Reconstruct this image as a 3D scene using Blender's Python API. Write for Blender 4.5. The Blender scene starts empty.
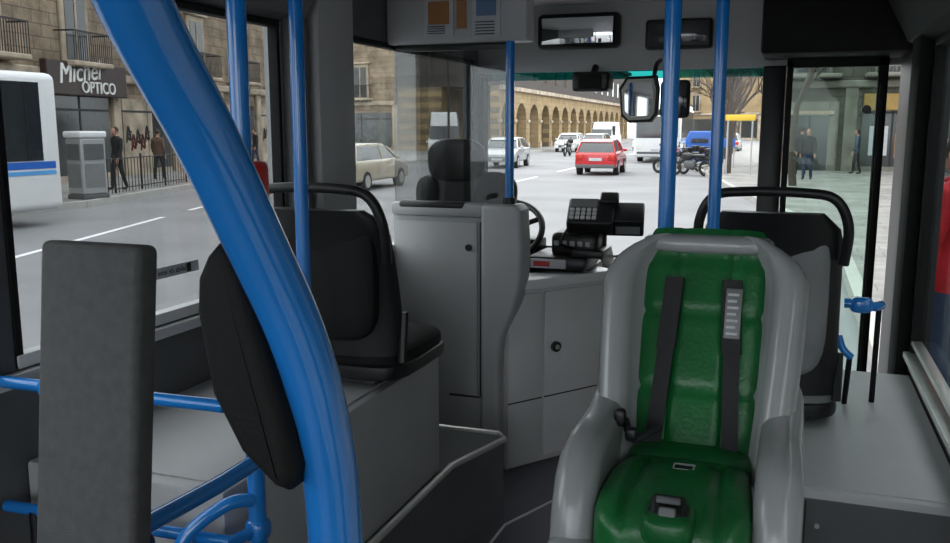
import bpy, bmesh, math, random
from mathutils import Vector, Matrix, Euler
random.seed(4)
scene=bpy.context.scene
scene.view_settings.view_transform='Standard'
scene.view_settings.look='None'

# ---------------- materials ----------------
MATS={}
def mat(name,col,rough=.5,metal=0,var=.08,scale=8,bump=0,spec=.5,emit=0,coat=0):
    if name in MATS: return MATS[name]
    m=bpy.data.materials.new(name); m.use_nodes=True; nt=m.node_tree; N=nt.nodes; L=nt.links
    b=N['Principled BSDF']
    b.inputs['Roughness'].default_value=rough; b.inputs['Metallic'].default_value=metal
    b.inputs['Specular IOR Level'].default_value=spec
    b.inputs['Coat Weight'].default_value=coat
    tc=N.new('ShaderNodeTexCoord'); nz=N.new('ShaderNodeTexNoise'); nz.inputs['Scale'].default_value=scale; nz.inputs['Detail'].default_value=4
    L.new(tc.outputs['Object'],nz.inputs['Vector'])
    cr=N.new('ShaderNodeValToRGB')
    c=col
    cr.color_ramp.elements[0].position=.3; cr.color_ramp.elements[1].position=.7
    cr.color_ramp.elements[0].color=(c[0]*(1-var),c[1]*(1-var),c[2]*(1-var),1)
    cr.color_ramp.elements[1].color=(min(1,c[0]*(1+var)),min(1,c[1]*(1+var)),min(1,c[2]*(1+var)),1)
    L.new(nz.outputs['Fac'],cr.inputs['Fac']); L.new(cr.outputs['Color'],b.inputs['Base Color'])
    if bump:
        n2=N.new('ShaderNodeTexNoise'); n2.inputs['Scale'].default_value=scale*12; L.new(tc.outputs['Object'],n2.inputs['Vector'])
        bp=N.new('ShaderNodeBump'); bp.inputs['Strength'].default_value=bump; bp.inputs['Distance'].default_value=.01
        L.new(n2.outputs['Fac'],bp.inputs['Height']); L.new(bp.outputs['Normal'],b.inputs['Normal'])
    MATS[name]=m; return m
def glass(name,col,gl=.06,rough=.02,fr=.25):
    m=bpy.data.materials.new(name); m.use_nodes=True; nt=m.node_tree; N=nt.nodes; L=nt.links
    N.remove(N['Principled BSDF']); out=N['Material Output']
    t=N.new('ShaderNodeBsdfTransparent'); t.inputs['Color'].default_value=(*col,1)
    g=N.new('ShaderNodeBsdfGlossy'); g.inputs['Roughness'].default_value=rough
    mx=N.new('ShaderNodeMixShader'); lw=N.new('ShaderNodeLayerWeight'); lw.inputs['Blend'].default_value=.25
    mp=N.new('ShaderNodeMath'); mp.operation='MULTIPLY_ADD'; mp.inputs[1].default_value=fr; mp.inputs[2].default_value=gl
    L.new(lw.outputs['Fresnel'],mp.inputs[0]); mp.use_clamp=True
    L.new(mp.outputs[0],mx.inputs['Fac'])
    L.new(t.outputs[0],mx.inputs[1]); L.new(g.outputs[0],mx.inputs[2]); L.new(mx.outputs[0],out.inputs['Surface'])
    MATS[name]=m; return m
def brickmat(name,c1,c2,mortar,scale=1.0,rough=.9,bw=.9,rh=.4,axis='xz',grime=.6):
    m=bpy.data.materials.new(name); m.use_nodes=True; nt=m.node_tree; N=nt.nodes; L=nt.links
    b=N['Principled BSDF']; b.inputs['Roughness'].default_value=rough
    tc=N.new('ShaderNodeTexCoord'); sp=N.new('ShaderNodeSeparateXYZ'); cb=N.new('ShaderNodeCombineXYZ')
    L.new(tc.outputs['Object'],sp.inputs[0]); L.new(sp.outputs['X'],cb.inputs['X']); L.new(sp.outputs['Z' if axis=='xz' else 'Y'],cb.inputs['Y'])
    br=N.new('ShaderNodeTexBrick'); L.new(cb.outputs[0],br.inputs['Vector'])
    br.inputs['Color1'].default_value=(*c1,1); br.inputs['Color2'].default_value=(*c2,1); br.inputs['Mortar'].default_value=(*mortar,1)
    br.inputs['Scale'].default_value=scale; br.inputs['Brick Width'].default_value=bw; br.inputs['Row Height'].default_value=rh; br.inputs['Mortar Size'].default_value=.015
    nz=N.new('ShaderNodeTexNoise'); nz.inputs['Scale'].default_value=.9; nz.inputs['Detail'].default_value=8; nz.inputs['Roughness'].default_value=.65; L.new(tc.outputs['Object'],nz.inputs['Vector'])
    rp=N.new('ShaderNodeValToRGB'); rp.color_ramp.elements[0].position=.35; rp.color_ramp.elements[1].position=.62
    rp.color_ramp.elements[0].color=(.35,.33,.32,1); rp.color_ramp.elements[1].color=(1,1,1,1); L.new(nz.outputs['Fac'],rp.inputs['Fac'])
    mx=N.new('ShaderNodeMix'); mx.data_type='RGBA'; mx.blend_type='MULTIPLY'; mx.inputs['Factor'].default_value=grime
    L.new(br.outputs['Color'],mx.inputs['A']); L.new(rp.outputs['Color'],mx.inputs['B']); L.new(mx.outputs['Result'],b.inputs['Base Color'])
    MATS[name]=m; return m

BLUE=mat('blue_paint',(.012,.20,.62),.16,0,.04,6,coat=.6)
GREYP=mat('grey_plastic',(.42,.425,.43),.45,0,.04,5,bump=.05)
GREYL=mat('grey_light_panel',(.66,.665,.67),.42,0,.04,4)
GREYC=mat('grey_child_shell',(.29,.30,.31),.25,0,.05,6,coat=.4)
GREYD=mat('grey_dark_panel',(.10,.105,.11),.55,0,.08,6,bump=.08)
GREYM=mat('grey_mid_vinyl',(.20,.205,.21),.5,0,.08,7,bump=.1)
BOARD=mat('board_vinyl',(.075,.077,.08),.6,0,.15,60,bump=.35)
BLACK=mat('black_plastic',(.008,.008,.009),.4,0,.1,6)
BLACKR=mat('black_rubber',(.008,.008,.008),.7,0,.1,20,bump=.1,spec=.25)
FLOOR=mat('floor_vinyl',(.075,.075,.09),.5,0,.25,120,bump=.1)
SILV=mat('aluminium',(.55,.55,.53),.35,.8,.05,20)
GREEN=mat('green_leatherette',(.006,.118,.027),.32,0,.18,9,bump=.12)
STRAP=mat('strap_webbing',(.016,.016,.018),.7,0,.2,90,bump=.3)
WHITE=mat('white_paint',(.75,.76,.77),.35,0,.03,3)
PAPER=mat('paper_white',(.5,.52,.55),.8)
ORANGE=mat('paper_orange',(.36,.17,.07),.8)
BLUEP=mat('paper_blue',(.14,.22,.36),.8)
RED=mat('red_paint',(.5,.008,.015),.25,0,.03,3,coat=.6)
REDB=mat('red_button',(.5,.02,.015),.35)
GREYW=mat('grey_seam',(.03,.03,.03),.8)
MIRR=mat('mirror_glass',(.75,.77,.78),.03,1,.01)
MIRW=mat('mirror_housing_light',(.5,.5,.45),.5)
TYRE=mat('tyre_rubber',(.015,.015,.015),.85)
CARGL=mat('car_window',(.02,.025,.03),.08,0,.1,3,spec=.8)
BEIGE=mat('beige_paint',(.42,.38,.29),.3,.2,.03,3,coat=.5)
SILVC=mat('silver_paint',(.42,.43,.44),.3,.3,.03,3,coat=.5)
LAMPR=mat('tail_lamp',(.5,.02,.01),.3)
LAMPW=mat('head_lamp',(.7,.7,.65),.15)
STRB=mat('blue_stripe',(.02,.12,.5),.35)
STRC=mat('light_blue_stripe',(.1,.35,.7),.35)
IRON=mat('wrought_iron',(.015,.015,.016),.6)
BARK=mat('bark',(.07,.055,.045),.95,0,.3,10)
YELL=mat('yellow_sign',(.75,.5,.03),.5)
TARP=mat('blue_tarp',(.02,.12,.5),.5,0,.2,4)
SHOPG=mat('shop_window',(.03,.035,.035),.12,0,.4,1.2,spec=.7)
SIGNB=mat('sign_dark',(.035,.018,.016),.5)
SIGNT=mat('sign_letter',(.8,.8,.78),.5)
SIGNO=mat('sign_ochre',(.35,.22,.06),.5)
GRAF=mat('graffiti_paint',(.10,.015,.015),.7)
GRAF2=mat('graffiti_paint_black',(.02,.02,.025),.7)
ASPH=mat('asphalt',(.215,.215,.222),.85,0,.16,.35,bump=.2)
PAVE=brickmat('paving',(.34,.33,.31),(.28,.27,.26),(.2,.2,.19),1.2,.85,.8,.5,'xy')
CURB=mat('kerb_stone',(.42,.41,.39),.85,0,.1,4)
LINE=mat('road_marking',(.8,.8,.8),.7,0,.08,6)
STONE=brickmat('sandstone',(.37,.285,.20),(.30,.235,.165),(.14,.11,.08),grime=.9)
STONE2=brickmat('sandstone_arcade',(.40,.29,.15),(.35,.25,.13),(.2,.15,.09))
STONE3=brickmat('stone_grey_green',(.13,.13,.105),(.10,.10,.08),(.05,.05,.045))
TRIMS=mat('stone_trim',(.38,.315,.24),.9,0,.4,1.4)
TRIM3=mat('stone_trim_grey',(.20,.195,.165),.9,0,.25,2)
ROOF=mat('roof_dark',(.06,.05,.045),.9)
SKIN=mat('skin',(.5,.28,.2),.55,0,.05,5)
HAIR=mat('hair_dark',(.03,.02,.013),.7,0,.3,40)
JRED=mat('jacket_red',(.50,.01,.018),.7,0,.15,14,bump=.2)
JBLK=mat('jacket_black',(.015,.015,.018),.8,0,.2,14)
JBLU=mat('jacket_blue_grey',(.05,.07,.11),.8,0,.2,14)
JBRN=mat('jacket_brown',(.12,.07,.045),.8,0,.2,14)
JEAN=mat('trousers_jean',(.03,.045,.09),.85,0,.2,14)
TRD=mat('trousers_dark',(.018,.018,.02),.85,0,.2,14)
SHOE=mat('shoe_black',(.012,.01,.01),.5)
EYE=mat('eye_dark',(.01,.01,.01),.2)
LIP=mat('lip',(.35,.12,.1),.5)
GW=glass('window_glass',(.84,.86,.85),.01)
GL=glass('window_glass_left',(.70,.72,.72),.01,fr=.12)
GR=glass('window_glass_tinted',(.60,.63,.63),.01,fr=.08)
GF=glass('windscreen_glass',(.98,.99,.98),.0)
GP=glass('partition_glass',(.72,.73,.73),.07)
GD=glass('door_glass_green',(.76,.84,.81),.01,fr=.08)
GT=glass('sun_strip_glass',(.10,.42,.40),.02)

# ---------------- mesh builder ----------------
class MB:
    def __init__(s): s.v=[];s.f=[];s.mi=[];s.mats=[]
    def m(s,mt):
        if mt not in s.mats: s.mats.append(mt)
        return s.mats.index(mt)
    def add(s,verts,faces,mt):
        o=len(s.v); i=s.m(mt)
        s.v+= [tuple(v) for v in verts]
        s.f+= [tuple(k+o for k in f) for f in faces]; s.mi+=[i]*len(faces)
        return s
    def addbm(s,bm,mt):
        bm.verts.index_update()
        s.add([v.co.copy() for v in bm.verts],[[v.index for v in f.verts] for f in bm.faces],mt); bm.free()
    def box(s,lo,hi,mt,bevel=0,seg=2,M=None):
        bm=bmesh.new(); bmesh.ops.create_cube(bm,size=1)
        for v in bm.verts: v.co=Vector([(lo[i]+hi[i])/2+v.co[i]*(hi[i]-lo[i]) for i in range(3)])
        if bevel: bmesh.ops.bevel(bm,geom=bm.edges[:],offset=bevel,segments=seg,profile=.5,affect='EDGES')
        if M: bm.transform(M)
        s.addbm(bm,mt); return s
    def prism(s,pts,plane,a0,a1,mt,bevel=0,seg=2,M=None,a0b=None):
        def P(p,a):
            if plane=='xz': return (p[0],a,p[1])
            if plane=='yz': return (a,p[0],p[1])
            return (p[0],p[1],a)
        bm=bmesh.new()
        A=[bm.verts.new(P(p,a0)) for p in pts]; B=[bm.verts.new(P(p,a1)) for p in pts]
        n=len(pts); fa=bm.faces.new(A); fb=bm.faces.new(B[::-1])
        for i in range(n): bm.faces.new([A[i],B[i],B[(i+1)%n],A[(i+1)%n]])
        bmesh.ops.recalc_face_normals(bm,faces=bm.faces[:])
        if bevel:
            ed=list(set(fa.edges[:]+fb.edges[:])); bmesh.ops.bevel(bm,geom=ed,offset=bevel,segments=seg,profile=.5,affect='EDGES')
        if M: bm.transform(M)
        s.addbm(bm,mt); return s
    def tube(s,pts,r,mt,seg=14,smooth=0,cap=True):
        pts=[Vector(p) for p in pts]
        rs=r if isinstance(r,(list,tuple)) else [r]*len(pts)
        if smooth and len(pts)>2:
            q=[];qr=[]
            for i in range(len(pts)-1):
                p0=pts[max(i-1,0)];p1=pts[i];p2=pts[i+1];p3=pts[min(i+2,len(pts)-1)]
                for k in range(smooth):
                    t=k/smooth
                    q.append(.5*((2*p1)+(p2-p0)*t+(2*p0-5*p1+4*p2-p3)*t*t+(3*p1-p0-3*p2+p3)*t**3)); qr.append(rs[i]*(1-t)+rs[i+1]*t)
            q.append(pts[-1]);qr.append(rs[-1]);pts=q;rs=qr
        V=[];F=[];n=len(pts)
        t0=(pts[1]-pts[0]).normalized(); up=Vector((0,0,1)) if abs(t0.z)<.9 else Vector((1,0,0))
        nrm=t0.cross(up).normalized()
        for i,p in enumerate(pts):
            t=(pts[min(i+1,n-1)]-pts[max(i-1,0)]).normalized()
            nrm=(nrm-t*nrm.dot(t)).normalized(); bi=t.cross(nrm)
            for k in range(seg):
                a=2*math.pi*k/seg; V.append(p+(nrm*math.cos(a)+bi*math.sin(a))*rs[i])
        for i in range(n-1):
            for k in range(seg):
                F.append((i*seg+k,i*seg+(k+1)%seg,(i+1)*seg+(k+1)%seg,(i+1)*seg+k))
        if cap: F.append(tuple(range(seg))[::-1]); F.append(tuple((n-1)*seg+k for k in range(seg)))
        s.add(V,F,mt); return s
    def sell(s,c,r,mt,e=1.0,M=None,nu=24,nv=14,fn=None):
        def sp(x,p): return math.copysign(abs(x)**p,x)
        V=[];F=[]
        for j in range(nv+1):
            ph=-math.pi/2+math.pi*j/nv
            for i in range(nu):
                th=2*math.pi*i/nu
                p=Vector((r[0]*sp(math.cos(ph),e)*sp(math.cos(th),e),r[1]*sp(math.cos(ph),e)*sp(math.sin(th),e),r[2]*sp(math.sin(ph),e)))
                if fn: p=fn(p)
                if M: p=M@p
                V.append(p+Vector(c))
        for j in range(nv):
            for i in range(nu): F.append((j*nu+i,j*nu+(i+1)%nu,(j+1)*nu+(i+1)%nu,(j+1)*nu+i))
        s.add(V,F,mt); return s
    def torus(s,c,R,r,mt,M=None,nu=28,nv=8):
        V=[];F=[]
        for i in range(nu):
            a=2*math.pi*i/nu
            for j in range(nv):
                b=2*math.pi*j/nv; p=Vector(((R+r*math.cos(b))*math.cos(a),(R+r*math.cos(b))*math.sin(a),r*math.sin(b)))
                if M: p=M@p
                V.append(p+Vector(c))
        for i in range(nu):
            for j in range(nv): F.append((i*nv+j,((i+1)%nu)*nv+j,((i+1)%nu)*nv+(j+1)%nv,i*nv+(j+1)%nv))
        s.add(V,F,mt); return s
    def loft(s,rows,mt,close=False):
        n=len(rows[0]); V=[p for r in rows for p in r]; F=[]
        for i in range(len(rows)-1):
            for k in range(n if close else n-1): F.append((i*n+k,i*n+(k+1)%n,(i+1)*n+(k+1)%n,(i+1)*n+k))
        s.add(V,F,mt); return s
    def cyl(s,p0,p1,r,mt,seg=20): return s.tube([p0,p1],r,mt,seg)
    def finish(s,name,loc=(0,0,0),rz=0,smooth=True,angle=35):
        me=bpy.data.meshes.new(name); me.from_pydata(s.v,[],s.f)
        for m_ in s.mats: me.materials.append(m_)
        me.polygons.foreach_set('material_index',s.mi)
        bm=bmesh.new(); bm.from_mesh(me); bmesh.ops.remove_doubles(bm,verts=bm.verts[:],dist=1e-5); bmesh.ops.recalc_face_normals(bm,faces=bm.faces[:]); bm.to_mesh(me); bm.free()
        if smooth:
            me.polygons.foreach_set('use_smooth',[True]*len(me.polygons)); me.set_sharp_from_angle(angle=math.radians(angle))
        ob=bpy.data.objects.new(name,me); scene.collection.objects.link(ob); ob.location=loc; ob.rotation_euler=(0,0,rz)
        return ob
def text_mesh(body,size,depth,M,mt,mb,shear=0):
    cu=bpy.data.curves.new('t','FONT'); cu.body=body; cu.size=size; cu.extrude=depth; cu.shear=shear; cu.align_x='CENTER'; cu.align_y='CENTER'
    ob=bpy.data.objects.new('t',cu); scene.collection.objects.link(ob)
    bpy.context.view_layer.update()
    me=bpy.data.meshes.new_from_object(ob.evaluated_get(bpy.context.evaluated_depsgraph_get()))
    bm=bmesh.new(); bm.from_mesh(me); bm.transform(M); mb.addbm(bm,mt)
    bpy.data.objects.remove(ob)

XL,XR,YF,YB=-1.8,.5,5.1,-2.6
FZ,CZ=.35,2.68
# ================= BUS SHELL =================
m=MB(); m.box((XL,YB,.25),(XR,YF,FZ),FLOOR); m.finish('floor')
m=MB(); m.tube([(-1.1,1.2,FZ+.002),(-1.05,3.3,FZ+.002),(-.75,4.0,FZ+.002)],.006,GREYP,8); m.finish('trim_1')
m=MB(); m.box((XL,YB,CZ),(XR,YF,CZ+.06),GREYL)
m.finish('ceiling')
LW=[(-2.4,-1.2),(-1.1,.15),(.25,1.56),(1.62,2.88),(3.44,4.98)]
m=MB()
m.box((XL-.06,YB,.25),(XL,YF,1.40),GREYD)
m.box((XL-.06,YB,2.38),(XL,YF,CZ),GREYD)
prev=YB
for a,b in LW:
    m.box((XL-.06,prev,1.40),(XL,a,2.38),GREYD if prev<2.8 else GREYP); prev=b
m.box((XL-.06,prev,1.40),(XL,YF,2.38),GREYD)
m.box((XL,2.90,1.40),(XL+.05,3.02,2.40),GREYD,.01)
m.box((XL,3.06,1.40),(XL+.07,3.36,2.66),GREYP,.02)
m.finish('wall_left')
m=MB(); m.prism([(XL,2.38),(XL+.05,2.40),(XL+.16,2.58),(XL+.3,2.68),(XL,2.68)],'xz',YB,3.0,GREYD); m.finish('trim_2')
for i,(a,b) in enumerate(LW):
    m=MB(); m.box((XL-.04,a+.0,1.40),(XL-.034,b,2.38),GL if i==3 else GW)
    for z0,z1 in ((1.40,1.435),(2.355,2.38)): m.box((XL-.03,a,z0),(XL+.012,b,z1),GREYL if z0<2 else BLACKR,.003)
    for y0,y1 in ((a,a+.02),(b-.02,b)): m.box((XL-.03,y0,1.40),(XL+.01,y1,2.38),BLACKR,.003)
    m.finish('window_%d'%(i+1))
m=MB(); m.box((XL+.0,.25,1.36),(XL+.03,2.9,1.395),GREYL,.006); m.finish('trim_3')
RW=[(-2.4,-1.2),(-1.1,.2),(.3,1.9),(1.98,3.85)]
m=MB()
m.box((XR,YB,.25),(XR+.06,3.95,1.08),GREYD)
m.box((XR,YB,2.33),(XR+.06,YF,CZ),BLACK)
prev=YB
for a,b in RW:
    m.box((XR,prev,1.08),(XR+.06,a,2.33),BLACK); prev=b
m.box((XR-.0,3.85,.25),(XR+.06,4.25,2.33),BLACK)
m.box((XR-.05,3.95,.35),(XR,4.2,2.4),BLACKR,.01)
m.box((XR,4.45,.25),(XR+.06,YF,2.33),BLACK)
m.finish('wall_right')
for i,(a,b) in enumerate(RW):
    m=MB(); m.box((XR+.034,a,1.08),(XR+.04,b,2.33),GR if i==3 else GW)
    m.box((XR-.035,a,1.075),(XR+.03,b,1.10),SILV,.004); m.box((XR-.01,a,1.13),(XR+.03,b,1.15),SILV,.004)
    m.box((XR-.01,a,2.30),(XR+.03,b,2.33),BLACKR,.004)
    m.box((XR-.01,a,1.08),(XR+.03,a+.025,2.33),BLACKR,.004); m.box((XR-.01,b-.025,1.08),(XR+.03,b,2.33),BLACKR,.004)
    m.finish('window_%d'%(i+6))
m=MB(); m.prism([(XR,2.33),(XR-.06,2.36),(XR-.16,2.55),(XR-.3,2.68),(XR,2.68)],'xz',YB,4.3,BLACKR); m.finish('trim_4')
m=MB()
m.box((XL,YF,.25),(-.16,YF+.08,1.2),GREYD)
m.box((XL-.06,YF,1.2),(XL+.03,YF+.08,2.31),BLACK)
m.box((XL-.06,YF-.02,2.31),(XR+.06,YF+.08,CZ+.06),GREYP)
m.box((-.17,4.95,.35),(-.055,YF+.08,2.31),BLACK,.01)
m.box((-.055,YF,.25),(XR,YF+.06,.5),BLACK)
m.finish('wall_front')
m=MB(); m.box((XL,YF+.03,1.2),(-.17,YF+.036,2.265),GF); m.box((XL,YF+.03,2.265),(-.17,YF+.036,2.31),GT)
m.box((-.05,YF+.03,.5),(XR,YF+.036,2.3),GF)
m.finish('window_10')
m=MB(); m.box((-.03,4.84,.42),(.385,4.85,2.31),GD)
m.box((-.05,4.82,.38),(-.02,4.87,2.33),BLACKR,.005); m.box((.375,4.82,.38),(.42,4.87,2.33),BLACKR,.005)
m.box((-.05,4.82,.36),(.42,4.87,.42),BLACKR,.005); m.box((-.05,4.82,2.29),(.42,4.87,2.34),BLACKR,.005)
m.cyl((.33,4.80,2.08),(.33,4.84,2.08),.022,BLACK)
m.cyl((.40,4.80,.6),(.40,4.80,2.2),.018,BLACKR)
m.finish('door_1')
m=MB(); m.box((-.17,4.5,2.335),(XR-.01,4.93,2.62),BLACKR,.02)
m.finish('door_header')
m=MB()
m.prism([(4.72,1.25),(4.8,1.33),(5.02,1.30),(5.09,1.22),(5.09,.36),(4.85,.36)],'yz',XL+.01,-.95,BLACK,.015)
m.prism([(4.82,.9),(4.9,1.15),(5.09,1.18),(5.09,.36),(4.85,.36)],'yz',-.95,-.18,GREYP,.015)
m.box((-1.75,4.70,1.30),(-1.3,4.86,1.38),BLACK,.02)
m.finish('dashboard')
R=Matrix.Rotation(math.radians(42),3,'X')
m=MB(); c=Vector((-1.445,4.46,1.44))
m.torus(c,.22,.017,BLACK,R,36,10); m.sell(c,(.06,.06,.025),BLACK,.7,R)
for a in (0,math.pi*.66,math.pi*1.33):
    d=R@Vector((math.cos(a-1.57),math.sin(a-1.57),0)); m.tube([c,c+d*.21],.014,BLACK,8)
m.tube([c,c+Vector((0,.20,-.16))],.03,BLACK)
m.finish('steering_wheel')
m=MB()
m.box((XL+.005,3.84,FZ),(-1.335,3.92,1.60),GREYP,.008)
m.box((XL+.02,3.828,.72),(-1.36,3.845,1.56),GREYP,.01)
m.box((XL+.005,3.81,1.58),(-1.33,3.95,1.645),GREYP,.02)
m.box((-1.75,3.808,1.615),(-1.42,3.86,1.65),BLACK,.012)
prof=[(-1.335,FZ),(-1.335,1.64),(-1.17,1.645),(-1.145,1.62),(-1.135,1.45),(-1.14,1.30),(-1.17,1.17),(-1.23,1.02),(-1.245,.9),(-1.245,FZ)]
m.prism(prof,'xz',3.80,3.96,GREYP,.02,3)
m.box((-1.345,3.822,.72),(-1.335,3.84,1.56),GREYW)
m.box((XL+.3,3.823,.715),(-1.35,3.83,.722),GREYW)
m.cyl((-1.40,3.815,1.44),(-1.40,3.83,1.44),.016,BLACK)
m.box((XL+.005,3.80,2.37),(-1.12,3.92,CZ-.005),GREYP,.012)
m.box((XL+.01,3.86,1.645),(-1.2,3.866,2.37),GP)
m.box((XL+.03,3.85,2.34),(-1.2,3.88,2.37),BLACK,.004)
m.finish('cab_partition')
m=MB()
m.box((-1.60,3.79,2.40),(-1.46,3.797,2.60),PAPER); m.box((-1.58,3.785,2.45),(-1.48,3.79,2.55),ORANGE)
for k in range(4): m.box((-1.585,3.786,2.41+k*.01),(-1.50,3.79,2.413+k*.01),GREYW)
m.box((-1.445,3.79,2.43),(-1.40,3.797,2.60),ORANGE)
m.box((-1.37,3.79,2.39),(-1.24,3.797,2.60),PAPER); m.box((-1.35,3.785,2.48),(-1.26,3.79,2.58),BLUEP)
for k in range(5): m.box((-1.355,3.786,2.40+k*.013),(-1.265,3.79,2.404+k*.013),GREYW)
m.finish('notice_posters')
d=Vector((.36,.5,0)).normalized(); ang=math.atan2(d.y,d.x)
m=MB(); Lc=.68
m.box((.012,0,0),(Lc,.04,.90),GREYL,.006)
m.box((.015,-.012,.03),(.22,.0,.86),GREYL,.008); m.box((.235,-.012,.03),(Lc-.01,.0,.86),GREYL,.008)
m.box((.015,-.0125,.33),(.22,-.011,.337),GREYW); m.box((.235,-.0125,.33),(Lc-.01,-.011,.337),GREYW)
m.box((.02,-.03,.88),(Lc,.14,.93),WHITE,.012)
m.cyl((.30,-.03,.58),(.30,-.012,.58),.026,BLACK); m.cyl((.30,-.036,.58),(.30,-.03,.58),.012,GREYP)
m.finish('driver_gate',(-1.234,3.858,FZ+.002),ang)
m=MB()
m.box((-1.20,4.28,.36),(-.92,4.6,1.30),BLACK,.02)
m.box((-1.22,4.18,1.29),(-.92,4.50,1.365),BLACK,.025)
m.box((-1.12,4.25,1.35),(-.88,4.5,1.475),BLACK,.03,3)
m.box((-1.20,4.165,1.305),(-1.02,4.185,1.35),PAPER,.003); m.box((-1.18,4.16,1.315),(-1.10,4.167,1.34),REDB,.001)
for k in range(5): m.box((-1.10+k*.04,4.24,1.41),(-1.075+k*.04,4.257,1.435),GREYP,.003)
m.box((-1.0,4.19,1.36),(-.84,4.42,1.40),BLACK,.01)
m.tube([(-1.0,4.25,1.4),(-1.05,4.18,1.43),(-1.02,4.2,1.5)],.008,BLACK,8,4)
m.finish('driver_console')
m=MB()
T=Matrix.Translation((-.875,4.34,1.560))@Matrix.Rotation(math.radians(8),4,'Z')@Matrix.Rotation(math.radians(32),4,'X')@Matrix.Scale(.92,4)
m.tube([(-.90,4.40,1.40),(-.90,4.40,1.52)],.035,BLACK)
m.box((-.19,-.11,-.05),(.06,.11,.035),BLACK,.015,3,T)
for i in range(5):
    for j in range(3): m.box((-.175+i*.03,-.085+j*.035,.033),(-.152+i*.03,-.06+j*.035,.044),GREYL,.003,1,T)
m.box((-.18,.02,.034),(-.03,.095,.043),GREYM,.004,1,T)
m.box((.0,-.07,-.09),(.22,.10,.02),BLACK,.012,3,T)
m.box((-.02,.05,-.02),(.08,.14,.06),BLACK,.012,3,T)
m.box((.07,-.072,-.07),(.2,-.068,-.02),GREYM,.001,1,T)
m.finish('ticket_machine')
m=MB()
def dsh(p):
    p=p.copy(); p.x*=1-.25*max(0,p.z/.42); return p
m.sell((-1.55,4.12,1.38),(.23,.07,.46),BLACK,.55,None,28,18,dsh)
m.sell((-1.56,4.09,1.83),(.15,.055,.11),BLACK,.7)
m.sell((-1.37,4.10,1.68),(.12,.06,.10),BLACK,.8); m.sell((-1.70,4.10,1.66),(.08,.06,.10),BLACK,.8)
m.box((-1.77,4.10,.95),(-1.33,4.52,1.07),BLACK,.04,3)
m.box((-1.65,4.15,FZ),(-1.4,4.45,.96),GREYD,.02)
m.finish('driver_seat')
m=MB(); m.box((-1.41,4.98,2.43),(-.94,5.075,2.625),BLACK,.03,4); m.box((-1.38,4.972,2.455),(-.97,4.985,2.60),MIRR,.005)
m.finish('interior_mirror')
m=MB(); m.box((-.80,5.0,2.415),(-.44,5.075,2.575),BLACK,.02,3); m.box((-.77,4.995,2.45),(-.47,5.002,2.55),CARGL,.002)
m.finish('route_display')
m=MB(); m.box((-1.19,4.93,2.19),(-.98,5.08,2.30),BLACK,.02,3); m.box((-1.15,4.90,2.20),(-1.02,4.935,2.28),BLACKR,.01); m.tube([(-1.08,5.0,2.29),(-1.08,5.05,2.33)],.02,BLACK,8); m.finish('sensor_unit')
m=MB()
m.tube([(-.72,5.07,2.36),(-.72,4.93,2.33),(-.72,4.86,2.27)],.012,BLACK,10,4)
m.prism([(-.885,2.05),(-.90,2.2),(-.86,2.26),(-.70,2.265),(-.685,2.2),(-.69,2.06),(-.72,2.02),(-.84,2.015)],'xz',4.80,4.86,BLACK,.012)
m.prism([(-.872,2.065),(-.883,2.19),(-.85,2.245),(-.715,2.248),(-.70,2.19),(-.705,2.07),(-.73,2.035),(-.84,2.03)],'xz',4.792,4.80,MIRW,.002)
m.prism([(-.86,2.08),(-.865,2.18),(-.84,2.228),(-.725,2.228),(-.715,2.18),(-.72,2.085),(-.74,2.055),(-.83,2.05)],'xz',4.788,4.793,MIRR,.0)
m.box((-.68,4.80,2.04),(-.525,4.86,2.24),BLACK,.025,3); m.box((-.665,4.795,2.055),(-.54,4.802,2.225),CARGL,.001)
m.finish('rear_view_mirror')
m=MB()
m.tube([(-1.1,5.16,1.15),(-1.05,5.17,1.22),(-.55,5.17,1.30)],.008,BLACK,6); m.tube([(-.85,5.155,1.27),(-.28,5.155,1.32)],.007,BLACKR,6)
m.finish('windscreen_wiper')
m=MB(); m.box((XL+.005,1.62,FZ+.35),(-1.2,2.96,1.16),GREYP,.012)
m.box((XL+.01,1.66,1.16),(-1.23,2.93,1.167),GREYP,.003)
m.finish('wheel_arch_podium')
m=MB(); poly=[(XL+.005,1.66),(-1.19,1.66),(-1.185,3.02),(-1.08,3.37),(-1.13,3.42),(XL+.005,3.42)]
m.prism(poly,'xy',FZ,.70,GREYD); m.tube([(-1.185,1.7,.70),(-1.18,3.02,.70),(-1.075,3.37,.70),(-1.12,3.425,.70),(-1.4,3.42,.70)],.014,SILV,8)
m.finish('platform_step')
m=MB(); m.box((XL+.005,3.43,FZ),(-1.27,3.79,.5),GREYD); m.finish('cab_step')
m=MB(); m.box((-.27,2.5,FZ),(XR-.005,3.85,1.0),GREYP,.015); m.box((-.26,2.52,1.0),(XR-.01,3.83,1.005),GREYP)
m.box((-.26,2.495,.36),(XR-.006,2.501,.975),GREYD)
m.box((.085,2.488,.4),(.09,2.502,.97),GREYW)
for z in (.55,.72,.9): m.cyl((.12,2.486,z),(.12,2.502,z),.007,SILV,8)
m.finish('wheel_arch_box')

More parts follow.
